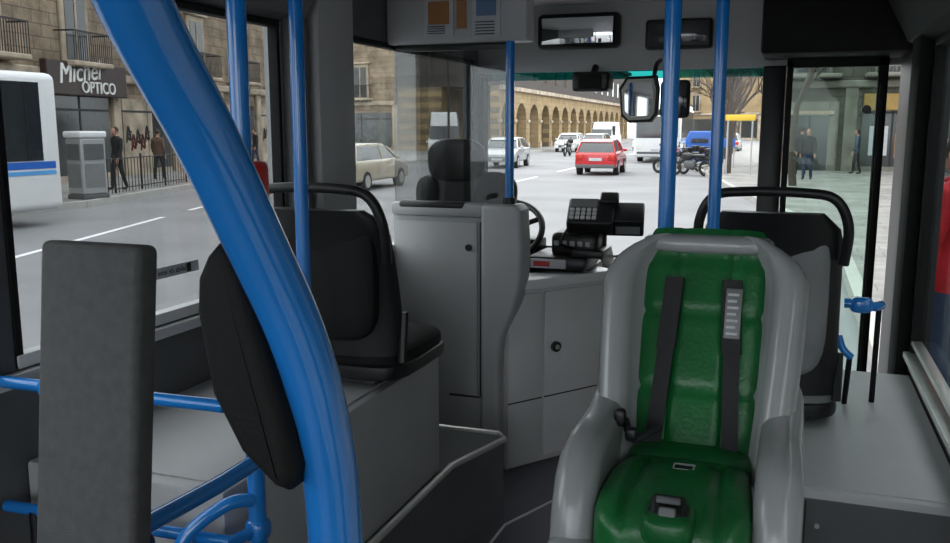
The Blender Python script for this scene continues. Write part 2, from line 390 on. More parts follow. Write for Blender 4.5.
# ================= SEATS =================
def bus_seat(name,x,y,z,pad,wid=.44,h=.48,ped=1.0):
    m=MB(); w=wid/2
    rows=[]
    for i in range(13):
        s=i/12; ww=w*(1-.06*s) if s<.85 else w*(1-.06*s)*math.sqrt(max(.05,1-((s-.85)/.16)**2*.55))
        yy=y-.10*s+.03*math.sin(s*3); zz=z+h*s; row=[]
        n=20
        for k in range(n):
            a=2*math.pi*k/n; cx=math.copysign(abs(math.cos(a))**.45,math.cos(a)); cy=math.copysign(abs(math.sin(a))**.6,math.sin(a))
            px=ww*cx; row.append((x+px,yy+.032*cy+.10*(px/w)**2*.5,zz))
        rows.append(row)
    m.loft(rows,BLACK,True); o=len(m.v)-len(rows)*20
    m.f.append(tuple(o+k for k in range(20))[::-1]); m.mi.append(m.m(BLACK)); m.f.append(tuple(o+12*20+k for k in range(20))); m.mi.append(m.m(BLACK))
    m.sell((x,y-.045,z+h*.54),(w*.80,.035,h*.42),pad,.45)
    m.sell((x,y+.045,z+h*.54),(w*.80,.035,h*.42),pad,.45)
    t=z+h
    m.tube([(x-w*.96,y-.05,t-.16),(x-w*.98,y-.085,t-.04),(x-w*.80,y-.10,t+.045),(x-w*.4,y-.105,t+.065),(x+w*.4,y-.105,t+.065),(x+w*.80,y-.10,t+.045),(x+w*.98,y-.085,t-.04),(x+w*.96,y-.05,t-.16)],.016,BLACK,12,6)
    m.sell((x,y+.22,z-.02),(w*1.02,.23,.045),pad,.45); m.sell((x,y+.22,z-.055),(w*1.04,.24,.035),BLACK,.4)
    m.tube([(x-w,y+.03,z-.02),(x-w,y+.05,z+.14)],.015,BLACK,8); m.tube([(x+w,y+.03,z-.02),(x+w,y+.05,z+.14)],.015,BLACK,8)
    m.box((x-.12,y+.05,ped+.008),(x+.12,y+.38,z-.06),GREYD,.01)
    return m.finish(name)
bus_seat('bus_seat',-1.36,2.44,1.28,BLACKR,.46,.47,1.16)
bus_seat('bus_seat',-.05,3.02,1.12,GREYM,.46,.61,1.0)

# ---- child seat ----
CX=-.16
m=MB()
def lerp(a,b,t): return a+(b-a)*t
def bk(s): return (lerp(1.72,1.93,s), lerp(1.30,1.765,s))
nv=(Vector((0,-(1.765-1.30),(1.93-1.72)))).normalized()
rows=[]
for i in range(25):
    s=i/24
    if s>.75:
        q=(s-.75)/.25; w=.203-.070*q**2.6
    else: w=.203-.026*(1-s/.75)**1.5
    yy,zz=bk(s); dep=.08*(1-.40*max(0,(s-.75)/.25)**2)
    pr=[(-.03,-.055),(-w+.05,-.06),(-w+.01,-.045),(-w,-.01),(-w-.002,dep*.55),(-w+.010,dep*.88),(-w+.032,dep),(-w+.052,dep*.90),(-w+.064,dep*.6),(-w+.074,.012),(-w+.10,-.002),(-.03,-.008)]
    pr=pr+[(-a,b) for a,b in pr[::-1]]
    row=[]
    for a,b in pr:
        row.append((CX+a,yy+nv.y*b,zz+nv.z*b-(.02*(a/w)**2*((s-.75)/.25) if s>.75 else 0)))
    rows.append(row)
m.loft(rows,GREYC,True)
n=len(rows[0]); o=len(m.v)-n*25
m.f.append(tuple(o+k for k in range(n))[::-1]); m.mi.append(m.m(GREYC)); 
ty,tz=bk(1.0)
m.sell((CX,ty-.01,tz-.012),(.136,.045,.020),GREYC,.6)
arm=[(1.84,1.50),(1.76,1.465),(1.68,1.452),(1.60,1.452),(1.53,1.450),(1.47,1.435),(1.43,1.40),(1.40,1.34),(1.388,1.27),(1.385,1.14),(1.84,1.14)]
for sx in (-1,1):
    xs=sorted((CX+sx*.130,CX+sx*.209)); m.prism(arm,'yz',xs[0],xs[1],GREYC,.036,6)
    m.sell((CX+sx*.165,1.415,1.20),(.052,.06,.10),GREYC,.6)
m.box((CX-.2,1.43,1.10),(CX+.2,1.92,1.24),GREYC,.03,3)
rows=[]
for i in range(41):
    s=i/40; yy,zz=bk(lerp(.06,1.03,s)); row=[]
    wd=.132 if s<.93 else .132-.02*((s-.93)/.07)
    for k in range(25):
        u=k/24*2-1; a=u*wd
        puff=.026*(1-abs(u)**5)-.010*math.exp(-((abs(u)-.42)/.07)**2)
        for sc in (.30,.62,.86): puff-=.006*math.exp(-((s-sc)/.018)**2)
        if s>.95: puff*=1-.5*(s-.95)/.05
        row.append((CX+a,yy+nv.y*puff,zz+nv.z*puff))
    rows.append(row)
m.loft(rows,GREEN)
def cush(p):
    p=p.copy()
    if p.z>0:
        p.z-=.012*math.exp(-((abs(p.x)-.070)/.010)**2)*(p.y<.09)
        p.z-=.05*max(0,(p.y-.02)/.15)**1.0*(p.y>.02)*.6
    p.z-=.03*max(0,-p.y/.17)**2
    p.x*=1+.08*(-p.y/.17)
    return p
m.sell((CX,1.535,1.325),(.127,.165,.065),GREEN,.38,None,80,44,cush)
m.sell((CX,1.70,1.345),(.12,.06,.03),GREEN,.6)
m.sell((CX,1.42,1.352),(.045,.075,.028),GREEN,.5,None,28,16)
for sx in (-1,1):
    rows=[]
    for i in range(20):
        s=i/19; yy,zz=bk(lerp(.80,.10,s)); a=CX+sx*lerp(.058,.075,s); pf=.034 
        rows.append([(a-.016,yy+nv.y*pf,zz+nv.z*pf),(a+.016,yy+nv.y*pf,zz+nv.z*pf),(a+.016,yy+nv.y*(pf-.006),zz+nv.z*(pf-.006)),(a-.016,yy+nv.y*(pf-.006),zz+nv.z*(pf-.006))])
    m.loft(rows,STRAP,True)
    rows=[]
    for i in range(10):
        s=i/9; yy,zz=bk(lerp(.80,.50,s)); a=CX+sx*lerp(.058,.065,s)
        rows.append([(a-.020,yy+nv.y*.03,zz+nv.z*.03),(a-.018,yy+nv.y*.041,zz+nv.z*.041),(a+.018,yy+nv.y*.041,zz+nv.z*.041),(a+.020,yy+nv.y*.03,zz+nv.z*.03)])
    m.loft(rows,STRAP,True)
yy,zz=bk(.66)
M=Matrix.Translation((CX+.064,yy+nv.y*.044,zz+nv.z*.044))@Matrix.Rotation(math.radians(-24.3),4,'X')
m.box((-.016,-.002,-.052),(.016,.002,.052),GREYM,.001,1,M)
for k in range(7): m.box((-.012,-.003,-.045+k*.0135),(.010-.004*(k%2),-.002,-.040+k*.0135),PAPER,0,1,M)
m.tube([(CX-.125,1.69,1.42),(CX-.10,1.64,1.40),(CX-.06,1.70,1.41)],.008,STRAP,8,4)
m.sell((CX-.128,1.645,1.44),(.011,.011,.018),BLACK,.6); m.sell((CX-.105,1.64,1.410),(.012,.010,.014),BLACK,.6)
m.sell((CX,1.395,1.362),(.036,.030,.022),BLACK,.5)
M=Matrix.Translation((CX,1.385,1.372))@Matrix.Rotation(math.radians(50),4,'X')
m.box((-.028,-.03,-.01),(.028,.030,.016),BLACK,.008,3,M); m.box((-.014,-.016,.014),(.014,.006,.020),GREYM,.004,2,M)
m.box((-.02,.012,.014),(.02,.024,.020),GREYD,.002,1,M)
m.box((CX-.014,1.545,1.386),(CX+.024,1.575,1.389),PAPER); m.box((CX-.011,1.548,1.389),(CX+.021,1.565,1.3895),BLACK)
m.finish('child_safety_seat',angle=50)
m=MB(); m.box((CX-.19,1.46,FZ),(CX+.19,1.95,1.10),GREYD,.02); m.finish('seat_pedestal')

# ================= POLES =================
def pole(x,y,z0,z1,r=.02,name='grab_pole'):
    m=MB(); m.cyl((x,y,z0),(x,y,z1),r,BLUE,20)
    m.cyl((x,y,z1-.04),(x,y,z1),r+.012,BLACK); m.cyl((x,y,z0),(x,y,z0+.03),r+.008,BLACK)
    return m.finish(name)
pole(-1.205,3.83,1.65,2.68)
pole(-.286,2.2,FZ,CZ)
pole(-.205,2.62,1.0,CZ,.018)
pole(-1.29,2.16,1.168,CZ)
m=MB(); m.cyl((-1.13,1.65,FZ),(-1.13,1.65,CZ),.021,BLUE,20)
m.tube([(XL+.01,1.55,1.39),(-1.15,1.57,1.39),(-1.13,1.65,1.39)],.015,BLUE)
m.tube([(XL+.01,1.55,1.07),(-1.15,1.57,1.07),(-1.13,1.65,1.07)],.015,BLUE)
m.tube([(-1.13,1.63,1.15),(-1.17,1.58,1.15),(-1.24,1.52,1.08),(-1.26,1.50,.95),(-1.26,1.50,FZ)],.016,BLUE,14,6)
m.tube([(-1.70,1.55,1.07),(-1.70,1.55,FZ)],.015,BLACK)
for z in (1.39,1.07):
    m.sell((-1.62,1.55,z),(.03,.022,.024),BLUE,.7); m.sell((-1.13,1.65,z),(.028,.028,.03),BLUE,.7)
m.tube([(-1.30,1.50,1.02),(-1.30,1.46,1.08)],.018,BLACK); m.sell((-1.30,1.46,1.09),(.024,.024,.026),BLACK,.7)
m.finish('guard_rail')
m=MB(); m.box((-1.125,1.60,1.82),(-1.065,1.66,1.925),REDB,.014,3); m.box((-1.115,1.59,1.83),(-1.08,1.60,1.88),BLACK,.003)
m.box((-1.15,1.62,1.81),(-1.12,1.68,1.93),BLACK,.01)
m.finish('stop_button')
m=MB()
P=[(-.22,-.15,2.66),(-.245,.02,2.50),(-.272,.22,2.27),(-.300,.31,2.145),(-.318,.375,2.064),(-.321,.43,1.997),(-.311,.468,1.923),(-.298,.49,1.861),(-.289,.502,1.797),(-.286,.51,1.711),(-.286,.515,1.5),(-.286,.515,1.0),(-.286,.515,FZ)]
m.tube(P,.019,BLUE,40,12)
m.finish('curved_grab_rail',angle=60)
m=MB()
pp=[(-.354,-.083),(-.345,-.074),(-.334,-.077),(-.325,-.106),(-.311,-.151),(-.298,-.197),(-.294,-.222),(-.299,-.237),(-.309,-.235),(-.334,-.214),(-.355,-.176),(-.364,-.121),(-.362,-.098)]
m.prism([(a,b+2.0) for a,b in pp],'xz',.468,.502,BLACKR,.010,4)
m.finish('rail_pad',angle=50)
m=MB()
M=Matrix.Translation((-.914,.95,1.59))@Matrix.Rotation(math.radians(-7),4,'X')
m.box((-.088,-.022,-.62),(.088,.022,.25),BOARD,.012,4,M)
m.tube([(-.90,.98,1.4),(-.90,1.2,1.39),(-.90,1.55,1.39)],.015,BLUE,12)
m.box((-.95,.80,FZ),(-.87,.92,.99),BLACK,.01)
m.finish('perch_rest')
m=MB(); m.box((XL-.033,2.16,1.53),(XL-.031,2.40,1.565),PAPER)
M=Matrix.Translation((XL-.0305,2.27,1.5475))@Matrix.Rotation(math.radians(90),4,'Z')@Matrix.Rotation(math.radians(90),4,'X')@Matrix.Scale(-1,4,(1,0,0))
text_mesh('Salida de eme',.026,.0004,M,BLACK,m)
m.box((XL-.031,2.34,1.533),(XL-.0302,2.36,1.562),BLACK)
m.finish('emergency_exit_sticker',smooth=False)
m=MB()
m.tube([(.20,3.3,1.385),(.24,3.3,1.385),(.30,3.32,1.375),(.325,3.38,1.37)],.017,BLUE,14,5)
m.sell((.255,3.3,1.382),(.038,.026,.028),BLUE,.6)
m.tube([(.32,3.38,1.37),(.32,3.40,1.006)],.010,BLACKR,10)
m.tube([(.19,3.32,1.26),(.205,3.3,1.22),(.235,3.3,1.19)],.013,BLUE,12,5)
m.tube([(.23,3.3,1.2),(.225,3.35,1.006)],.010,BLACKR,10)
m.finish('door_hand_rail')

# ================= EXTERIOR =================
m=MB(); m.box((-80,-40,-.2),(60,220,0),ASPH); m.finish('road')
def slab(name,poly):
    m=MB(); m.prism(poly,'xy',0,.15,PAVE); 
    for i in range(len(poly)-3):
        a=Vector((*poly[i],0));b=Vector((*poly[i+1],0)); dd=(b-a).normalized(); nn=Vector((-dd.y,dd.x,0))
        m.add([a-nn*.08,a+nn*.08,b+nn*.08,b-nn*.08,a-nn*.08+Vector((0,0,.16)),a+nn*.08+Vector((0,0,.16)),b+nn*.08+Vector((0,0,.16)),b-nn*.08+Vector((0,0,.16))],[(0,1,2,3),(4,5,6,7),(0,1,5,4),(1,2,6,5),(2,3,7,6),(3,0,4,7)],CURB)
    m.finish(name)
slab('sidewalk',[(-17.0,-10),(-16.7,14.5),(-16.5,17.3),(-18.3,24),(-19.5,45),(-18.3,60),(-20.5,130),(-60,130),(-60,-10)])
slab('sidewalk',[(-6.0,95),(-4.2,42),(-1.6,28),(.3,19),(.8,14),(.8,-10),(40,-10),(40,95)])
m=MB()
def stripe(a,b,w=.12):
    a=Vector((*a,0));b=Vector((*b,0));dd=(b-a).normalized();nn=Vector((-dd.y,dd.x,0))*w/2;u=Vector((0,0,.006));g=Vector((0,0,.001))
    m.add([a-nn+u,b-nn+u,b+nn+u,a+nn+u,a-nn+g,b-nn+g,b+nn+g,a+nn+g],[(0,1,2,3),(0,1,5,4),(1,2,6,5),(2,3,7,6),(3,0,4,7)],LINE)
stripe((-10.2,7.2),(-13.1,16.0)); stripe((-13.6,17.6),(-14.4,20.4))
for k in range(9): stripe((-9.4-k*.35,30+k*8),(-9.55-k*.35,34+k*8))
for k in range(6): stripe((-5.2-k*.1,42+k*7),(-5.3-k*.1,46+k*7))
m.finish('road_marking')

def facade(name,p0,p1,h,stone,trim,bay=4.2,fh=3.6,shop=3.0,depth=6,graf=False,signs=False):
    L=math.dist(p0,p1); a=math.atan2(p1[1]-p0[1],p1[0]-p0[0]); m=MB()
    m.box((0,0,0),(L,depth,h),stone)
    n=max(1,int(L/bay)); bw=L/n; rnd=random.Random(int(L*10))
    for i in range(n+1): m.box((i*bw-.25,-.14,0),(i*bw+.25,.01,shop+.6),trim,.03,1)
    m.box((0,-.22,shop+.55),(L,.01,shop+.85),trim,.05,1)
    for i in range(n):
        x0=i*bw+.45;x1=(i+1)*bw-.45
        if signs and i%2==0:
            # stone doorway with arch surround
            c=(x0+x1)/2; m.box((x0,-.08,0),(c-.75,.02,shop),trim,.02,1); m.box((c+.75,-.08,0),(x1,.02,shop),trim,.02,1); m.box((c-.75,-.12,2.45),(c+.75,.02,shop),trim,.02,1)
            m.box((c-.75,-.03,0),(c+.75,.02,2.45),SHOPG); m.box((c-.03,-.06,0),(c+.03,.02,2.45),IRON); m.box((c-.95,-.18,2.45),(c+.95,.02,2.62),TRIMS,.02,1)
        else:
            m.box((x0,-.03,.35),(x1,.02,shop),SHOPG); m.box((x0,-.06,0),(x1,.02,.35),trim)
            m.box((x0,-.06,shop-.5),(x1,.02,shop-.42),IRON)
            m.box(((x0+x1)/2-.04,-.05,.35),((x0+x1)/2+.04,.02,shop),IRON)
            if signs: m.box((x0,-.3,shop-.38),(x1,-.03,shop+.3),SIGNO if i%4==1 else SIGNB,.03,1); m.box((x0+.3,-.05,.8),(x0+1.0,-.02,2.0),PAPER); m.box((x1-1.0,-.05,.7),(x1-.3,-.02,1.7),ORANGE)
        if not signs and ((i%3==1) or (graf and i>=6)):
            m.box((x0,-.05,.35),(x0+(x1-x0)*.6,.02,shop),trim)
            if graf:
                for g in range(5):
                    gx=x0+.15+g*.34; gz=1.1+rnd.uniform(-.2,.3)
                    m.tube([(gx,-.06,gz),(gx+.15,-.06,gz+.6),(gx+.3,-.06,gz+.1),(gx+.08,-.06,gz+.25),(gx+.35,-.06,gz+.4)],.04,GRAF if g%2 else GRAF2,6,4)
        elif graf and i%2==0:
            m.prism([(-.05,shop+.35),(-1.0,shop-.25),(-1.0,shop-.45),(-.05,shop-.1)],'yz',x0,x1,SIGNB)
        z=shop+1.2
        while z+2.4<h:
            c=(x0+x1)/2
            m.box((c-.8,-.10,z-.15),(c+.8,.01,z+2.5),trim,.03,1); m.box((c-.58,-.12,z),(c+.58,-.05,z+2.25),SHOPG)
            m.box((c-.05,-.14,z),(c+.05,-.1,z+2.25),trim); m.box((c-.95,-.25,z+2.5),(c+.95,.01,z+2.65),trim,.03,1)
            m.box((c-1.15,-.75,z-.25),(c+1.15,.01,z-.08),trim,.04,1)
            m.box((c-1.1,-.72,z+.85),(c+1.1,-.68,z+.9),IRON); 
            for k in range(19): xx=c-1.1+k*2.2/18; m.box((xx-.012,-.71,z-.1),(xx+.012,-.69,z+.88),IRON)
            for sx in (-1.1,1.08): m.box((c+sx,-.7,z+.85),(c+sx+.03,0,z+.9),IRON)
            z+=fh
    m.box((0,-.5,h),(L,depth,h+.35),trim,.05,1)
    return m.finish(name,(p0[0],p0[1],.0),a,smooth=False)
facade('stone_building',(-18.2,0),(-27.0,44),12,STONE,TRIMS,graf=True)
facade('apartment_building',(-1.0,40),(18,40),13,STONE3,TRIM3,bay=2.9,signs=True)
facade('apartment_building',(9,39),(9,-8),13,STONE3,TRIM3)
facade('apartment_building',(-17,138),(8,122),11,STONE2,TRIMS,6)
facade('apartment_building',(-48,66),(-28.6,62),10,STONE,TRIMS,5,depth=3)
fd=Vector((-27+18.2,44,0)).normalized(); fa=math.atan2(fd.y,fd.x)
s0=Vector((-18.2,0,0))+fd*22.4
m=MB(); m.box((0,-.45,3.0),(4.7,-.2,4.1),SIGNB,.04,2)
M=Matrix.Translation((1.75,-.47,3.75))@Matrix.Rotation(math.radians(90),4,'X')@Matrix.Rotation(.10,4,'Z'); text_mesh('Michel',.92,.02,M,SIGNT,m,.25)
M=Matrix.Translation((2.85,-.47,3.27))@Matrix.Rotation(math.radians(90),4,'X'); text_mesh('OPTICO',.56,.02,M,SIGNT,m)
m.finish('shop_sign',s0,fa,smooth=False)
def arcade(name,p0,n,bay,h):
    m=MB(); ow=bay*.74; z0=2.3; r=ow/2
    for i in range(n):
        x0=i*bay
        pts=[(x0,0),(x0+(bay-ow)/2,0),(x0+(bay-ow)/2,z0)]
        c=x0+bay/2
        for k in range(1,12): a=math.pi-math.pi*k/12; pts.append((c+r*math.cos(a),z0+r*math.sin(a)*.85))
        pts+=[(c+r,z0),(c+r,0),(x0+bay,0),(x0+bay,4.7),(x0,4.7)]
        m.prism(pts,'xz',0,.7,STONE2)
        m.box((x0-.32,-.12,0),(x0+.32,.0,.5),TRIMS); m.box((x0-.4,-.14,z0-.15),(x0+.4,.0,z0+.05),TRIMS)
        m.box((c-.5,-.04,5.6),(c+.5,.05,7.4),SHOPG)
    L=n*bay
    m.box((0,0,4.7),(L,8,h),ROOF); m.box((0,-.3,4.5),(L,0,4.8),TRIMS); m.box((0,4.5,0),(L,8,4.7),STONE2); m.box((0,-.4,h),(L,8,h+.4),ROOF)
    return m.finish(name,p0,math.atan2(1,-.04),smooth=False)
arcade('arcade_building',(-20.3,62,.15),16,4.3,9)

m=MB(); a=Vector((-17.3,18.2,.15)); b=Vector((-19.0,24.5,.15)); dd=b-a
for k in range(33):
    p=a+dd*k/32; rr=.03 if k%8==0 else .011
    m.cyl(p,p+Vector((0,0,1.05 if k%8==0 else .95)),rr,IRON,6)
for z in (.12,.95): m.tube([a+Vector((0,0,z)),b+Vector((0,0,z))],.018,IRON,6)
m.finish('pedestrian_railing')
m=MB()
m.box((-.34,-.38,0),(.34,.38,.12),GREYD,.02); m.box((-.32,-.36,.12),(.32,.36,1.55),SILVC,.05,3); m.box((-.35,-.40,1.55),(.35,.40,1.72),WHITE,.05,3)
m.box((.32,-.28,.3),(.335,.28,.9),GREYM); m.box((.32,-.28,1.0),(.335,.28,1.4),GREYD); m.box((-.26,-.375,.3),(.26,-.36,.9),GREYM); m.box((-.26,-.375,1.0),(.26,-.36,1.4),GREYD)
m.finish('street_cabinet',(-17.1,18.1,.15),-.2)

def wheel(m,x,y,r,w):
    m.cyl((x-w/2,y,r),(x+w/2,y,r),r,TYRE,22); sx=1 if x>0 else -1
    m.cyl((x+sx*w*.5,y,r),(x+sx*(w*.5+.012),y,r),r*.62,SILV,16)
def car(name,loc,rz,paint,L=4.1,W=1.72,H=1.45,hatch=True,van=False):
    m=MB(); l=L/2; w=W/2
    if van: prof=[(-l,.35),(-l,1.0),(-l+.02,1.15),(l-.9,1.15),(l-.1,.95),(l,.7),(l,.35)]; gh=[(-l+.02,1.12),(-l+.06,H-.08),(-l+.2,H),(l-1.7,H),(l-1.3,H-.1),(l-.75,1.12)]
    else: prof=[(-l+.04,.3),(-l,.5),(-l+.02,.85),(-l+.12,.95),(l-1.15,.97),(l-.3,.80),(l-.04,.66),(l,.5),(l-.03,.3)]; gh=[(-l+.10,.93),(-l+.42 if hatch else -l+.9,H-.1),(-l+.62 if hatch else -l+1.1,H-.02),(-.1,H),(.35,H-.03),(.6,H-.12),(l-1.0,.95)]
    m.prism(prof,'yz',-w,w,paint,.09,4)
    def gw(z): return w-.06-(z-.93)/(H-.93)*.17
    def ring(sc,off): return [(sc*gw(z)+0,y,z) for y,z in gh]
    A=ring(-1,0);B=ring(1,0); n=len(gh)
    mt=paint if van else CARGL
    m.add(A+B,[tuple(range(n)),tuple(range(n,2*n))[::-1]]+[(i,i+n,(i+1)%n+n,(i+1)%n) for i in range(n)],mt)
    if van:
        m.box((-w*.8,-l-.01,1.25),(w*.8,-l+.12,H-.35),CARGL,.02); 
        m.add([(-w*.82,l-1.33,H-.13),(w*.82,l-1.33,H-.13),(w*.9,l-.72,1.16),(-w*.9,l-.72,1.16)],[(0,1,2,3)],CARGL)
        for sx in (-1,1): m.box((sx*w*.93-.03,l-2.2,1.2),(sx*w*.93+.03,l-1.35,H-.35),CARGL)
    else:
        top=[(y,z) for y,z in gh if z>H-.14]
        m.prism([(top[0][0]-.03,top[0][1]+.0)]+[(y,z+.012) for y,z in top[1:-1]]+[(top[-1][0]+.05,top[-1][1])]+[(top[-1][0],H-.13),(top[0][0],H-.13)],'yz',-gw(H-.06)-.005,gw(H-.06)+.005,paint,.03,3)
        for sx in (-1,1):
            for y0,z0,y1,z1 in ((gh[0][0],gh[0][1],gh[1][0],gh[1][1]),(gh[-1][0],gh[-1][1],gh[-2][0],gh[-2][1]),(0,.95,0,H-.05)):
                m.tube([(sx*gw(z0),y0,z0),(sx*gw(z1),y1,z1)],.035,paint,8)
    for sx in (-1,1):
        for yy in (-l+.8,l-.8): wheel(m,sx*(w-.08),yy,.31,.2)
        m.box((sx*w*.80-.14,-l-.02,.62),(sx*w*.80+.14,-l+.15,.86),LAMPR,.03); m.box((sx*w*.78-.17,l-.2,.58),(sx*w*.78+.17,l+.01,.74),LAMPW,.03)
        m.box((sx*(w+.08)-.08,l-1.35,.93),(sx*(w+.08)+.08,l-1.22,1.05),paint,.03)
    m.box((-.26,-l-.03,.60 if not van else .7),(.26,-l+.01,.72 if not van else .82),PAPER); m.box((-.26,l-.01,.38),(.26,l+.02,.49),PAPER)
    m.box((-w*.95,-l-.01,.30),(w*.95,-l+.1,.46),GREYD,.03); m.box((-w*.6,l-.05,.36),(w*.6,l+.01,.55),GREYD,.02)
    return m.finish(name,loc,rz)
car('car',(-13.2,25.8,0),.05,BEIGE,4.4)
car('car',(-13.4,42.0,0),math.pi+.1,SILVC,4.2,hatch=False)
car('car',(-7.65,37.4,0),.06,RED,3.7,1.68)
car('car',(-16.7,69,0),math.pi+.05,WHITE,4.1)
car('car',(-14.0,66,0),math.pi,SILVC,4.1)
car('car',(-11.6,75,0),math.pi,WHITE,4.1)
car('car',(-4.6,70,0),0,SILVC,4.1)
car('van',(-15.9,79,0),math.pi,WHITE,5,2.0,2.35,van=True)
car('van',(-22.3,56,0),math.pi+.4,WHITE,5.4,2.1,2.9,van=True)
def citybus(name,loc,rz):
    m=MB(); l=6;w=1.25
    m.box((-w,-l,.32),(w,l,3.05),WHITE,.16,4)
    for sx in (-1,1):
        xs=sorted((sx*(w-.02),sx*(w+.015))); m.box((xs[0],-l+.45,1.32),(xs[1],l-.5,2.85),CARGL,.003,1)
        for k in range(8): xs2=sorted((sx*w,sx*(w+.02))); yy=-l+1.7+k*1.35; m.box((xs2[0],yy-.03,1.32),(xs2[1],yy+.03,2.85),BLACK)
        xs3=sorted((sx*(w-.01),sx*(w+.012)))
        m.box((xs3[0],-l+.2,1.16),(xs3[1],l-.2,1.30),STRB); m.box((xs3[0],-l+.2,1.04),(xs3[1],l-.2,1.12),STRC)
        for yy in (-3.6,3.3): wheel(m,sx*(w-.10),yy,.48,.28)
    for sy in (-1,1):
        ys=sorted((sy*(l-.05),sy*(l+.015))); m.box((-w+.14,ys[0],1.35),(w-.14,ys[1],2.5),CARGL,.02,1); m.box((-w+.2,ys[0],2.58),(w-.2,ys[1],2.88),BLACK,.02,1)
        m.box((-w+.2,ys[0],.5),(w-.2,ys[1],.62),GREYD)
        m.box((-.3,ys[0],.66),(.3,ys[1]+.005,.78),YELL if sy<0 else PAPER)
        for sx in (-1,1): m.box((sx*.95-.14,ys[0],.75),(sx*.95+.14,ys[1]+.01 if sy>0 else ys[1],1.0),LAMPR if sy<0 else LAMPW,.01,1)
    m.box((-w+.05,-l+.5,3.0),(w-.05,l-3,3.22),WHITE,.05)
    return m.finish(name,loc,rz)
citybus('city_bus',(-15.35,8.28,0),.0)
citybus('city_bus',(-7.25,54.5,0),math.pi+.05)

def motorcycle(name,loc,rz,paint):
    m=MB(); RX=Matrix.Rotation(math.radians(90),3,'Y')
    for y in (-.68,.68):
        m.torus((0,y,.31),.25,.06,TYRE,RX,22,8); m.cyl((-.03,y,.31),(.03,y,.31),.08,SILV,10)
        for k in range(5):
            a=k*1.256; m.cyl((0,y,.31),(0,y+.22*math.cos(a),.31+.22*math.sin(a)),.012,SILV,5)
    m.tube([(0,.68,.31),(0,.5,.75),(0,.40,1.0)],.035,SILV,8); m.tube([(-.33,.34,1.05),(-.1,.42,1.0),(.1,.42,1.0),(.33,.34,1.05)],.018,BLACK,8,3)
    m.sell((0,.12,.78),(.15,.27,.15),paint,.8); m.sell((0,-.40,.80),(.14,.38,.08),BLACK,.7); m.sell((0,.0,.46),(.17,.26,.18),GREYD,.7)
    m.sell((0,-.72,.72),(.10,.24,.10),paint,.8); m.sell((0,.50,.88),(.13,.12,.13),paint,.8); m.sell((0,.60,.90),(.08,.05,.08),LAMPW,.9)
    m.tube([(.14,.1,.36),(.16,-.4,.36),(.17,-.85,.45)],.04,SILV,8); m.tube([(0,-.68,.31),(0,-.1,.42)],.03,BLACK,8)
    m.box((-.18,-1.0,.85),(.18,-.68,1.12),BLACK,.05,3)
    for sx in (-1,1): m.tube([(sx*.25,.38,1.03),(sx*.3,.36,1.2)],.008,BLACK,5); m.sell((sx*.3,.36,1.22),(.06,.015,.04),BLACK,.8)
    return m.finish(name,loc,rz)
motorcycle('motorcycle',(-4.85,38.2,0),1.0,GREYD)
motorcycle('motorcycle',(-4.4,40.0,0),1.1,RED)
motorcycle('motorcycle',(-4.9,42.2,0),1.0,TARP)
motorcycle('motorcycle',(-3.9,36.8,0),1.2,BLACK)
motorcycle('motorcycle',(-14.2,58,0),math.pi,BLACK)
m=MB(); m.prism([(-.65,.1),(-.7,1.2),(-.5,1.6),(.5,1.6),(.7,1.2),(.65,.1)],'xz',-.6,.6,TARP,.08,3); m.box((-.4,-.66,1.05),(.4,-.6,1.25),BLACK)
for sx in (-.5,.5): m.cyl((sx,-.4,.0),(sx,-.4,.12),.08,BLACK); m.cyl((sx,.4,.0),(sx,.4,.12),.08,BLACK)
m.finish('recycling_container',(-4.25,44.6,.15))

def tree(name,loc,h,seed,mt=BARK):
    rnd=random.Random(seed); m=MB()
    def br(p,d,L,r,dep):
        q=p+d*L; mid=p+d*L*.5+Vector((rnd.uniform(-1,1),rnd.uniform(-1,1),0))*L*.05
        m.tube([p,mid,q],[r,r*.85,r*.65],mt,6)
        if dep==0: return
        for k in range(3 if dep>1 else 4):
            nd=(d+Vector((rnd.uniform(-1,1),rnd.uniform(-1,1),rnd.uniform(-.2,.6)))*.75).normalized()
            br(q if k else mid,nd,L*rnd.uniform(.55,.8),r*.6,dep-1)
    br(Vector((0,0,0)),Vector((0,0,1)),h*.38,.14,4)
    return m.finish(name,loc)
for i,(x,y) in enumerate([(-3.4,46.5),(-3.6,52),(-2.4,36.5),(-3.9,63),(-5.5,80),(-5.0,90),(-11.5,100),(-13,112)]): tree('bare_tree',(x,y,.0 if x<-5 else .15),7.5,i+3)
tree('bare_tree',(.05,29.5,.15),6.5,31)
m=MB(); m.box((-.55,-.03,2.05),(.55,.03,2.28),YELL,.01); m.cyl((-.45,0,0),(-.45,0,2.1),.03,GREYP); m.cyl((.45,0,0),(.45,0,2.1),.03,GREYP)
m.finish('yellow_sign',(-1.95,35.5,.15))
m=MB(); m.box((-.45,-.04,.9),(.45,.04,1.3),TARP,.01); m.cyl((-.4,0,0),(-.4,0,1.2),.03,GREYP); m.cyl((.4,0,0),(.4,0,1.2),.03,GREYP)
m.finish('blue_information_sign',(-2.9,41.5,.15))
def lamp(loc):
    m=MB(); m.tube([(0,0,0),(0,0,5.2),(-.3,0,6.0),(-1.2,0,6.3)],[.09,.06,.05,.04],IRON,10,5); m.cyl((0,0,0),(0,0,.7),.14,IRON); m.sell((-1.3,0,6.25),(.35,.14,.09),GREYL,.7); m.finish('street_lamp',loc)
lamp((-3.2,48.5,.15)); lamp((-19.6,50,.15)); lamp((-4.8,75,.15))

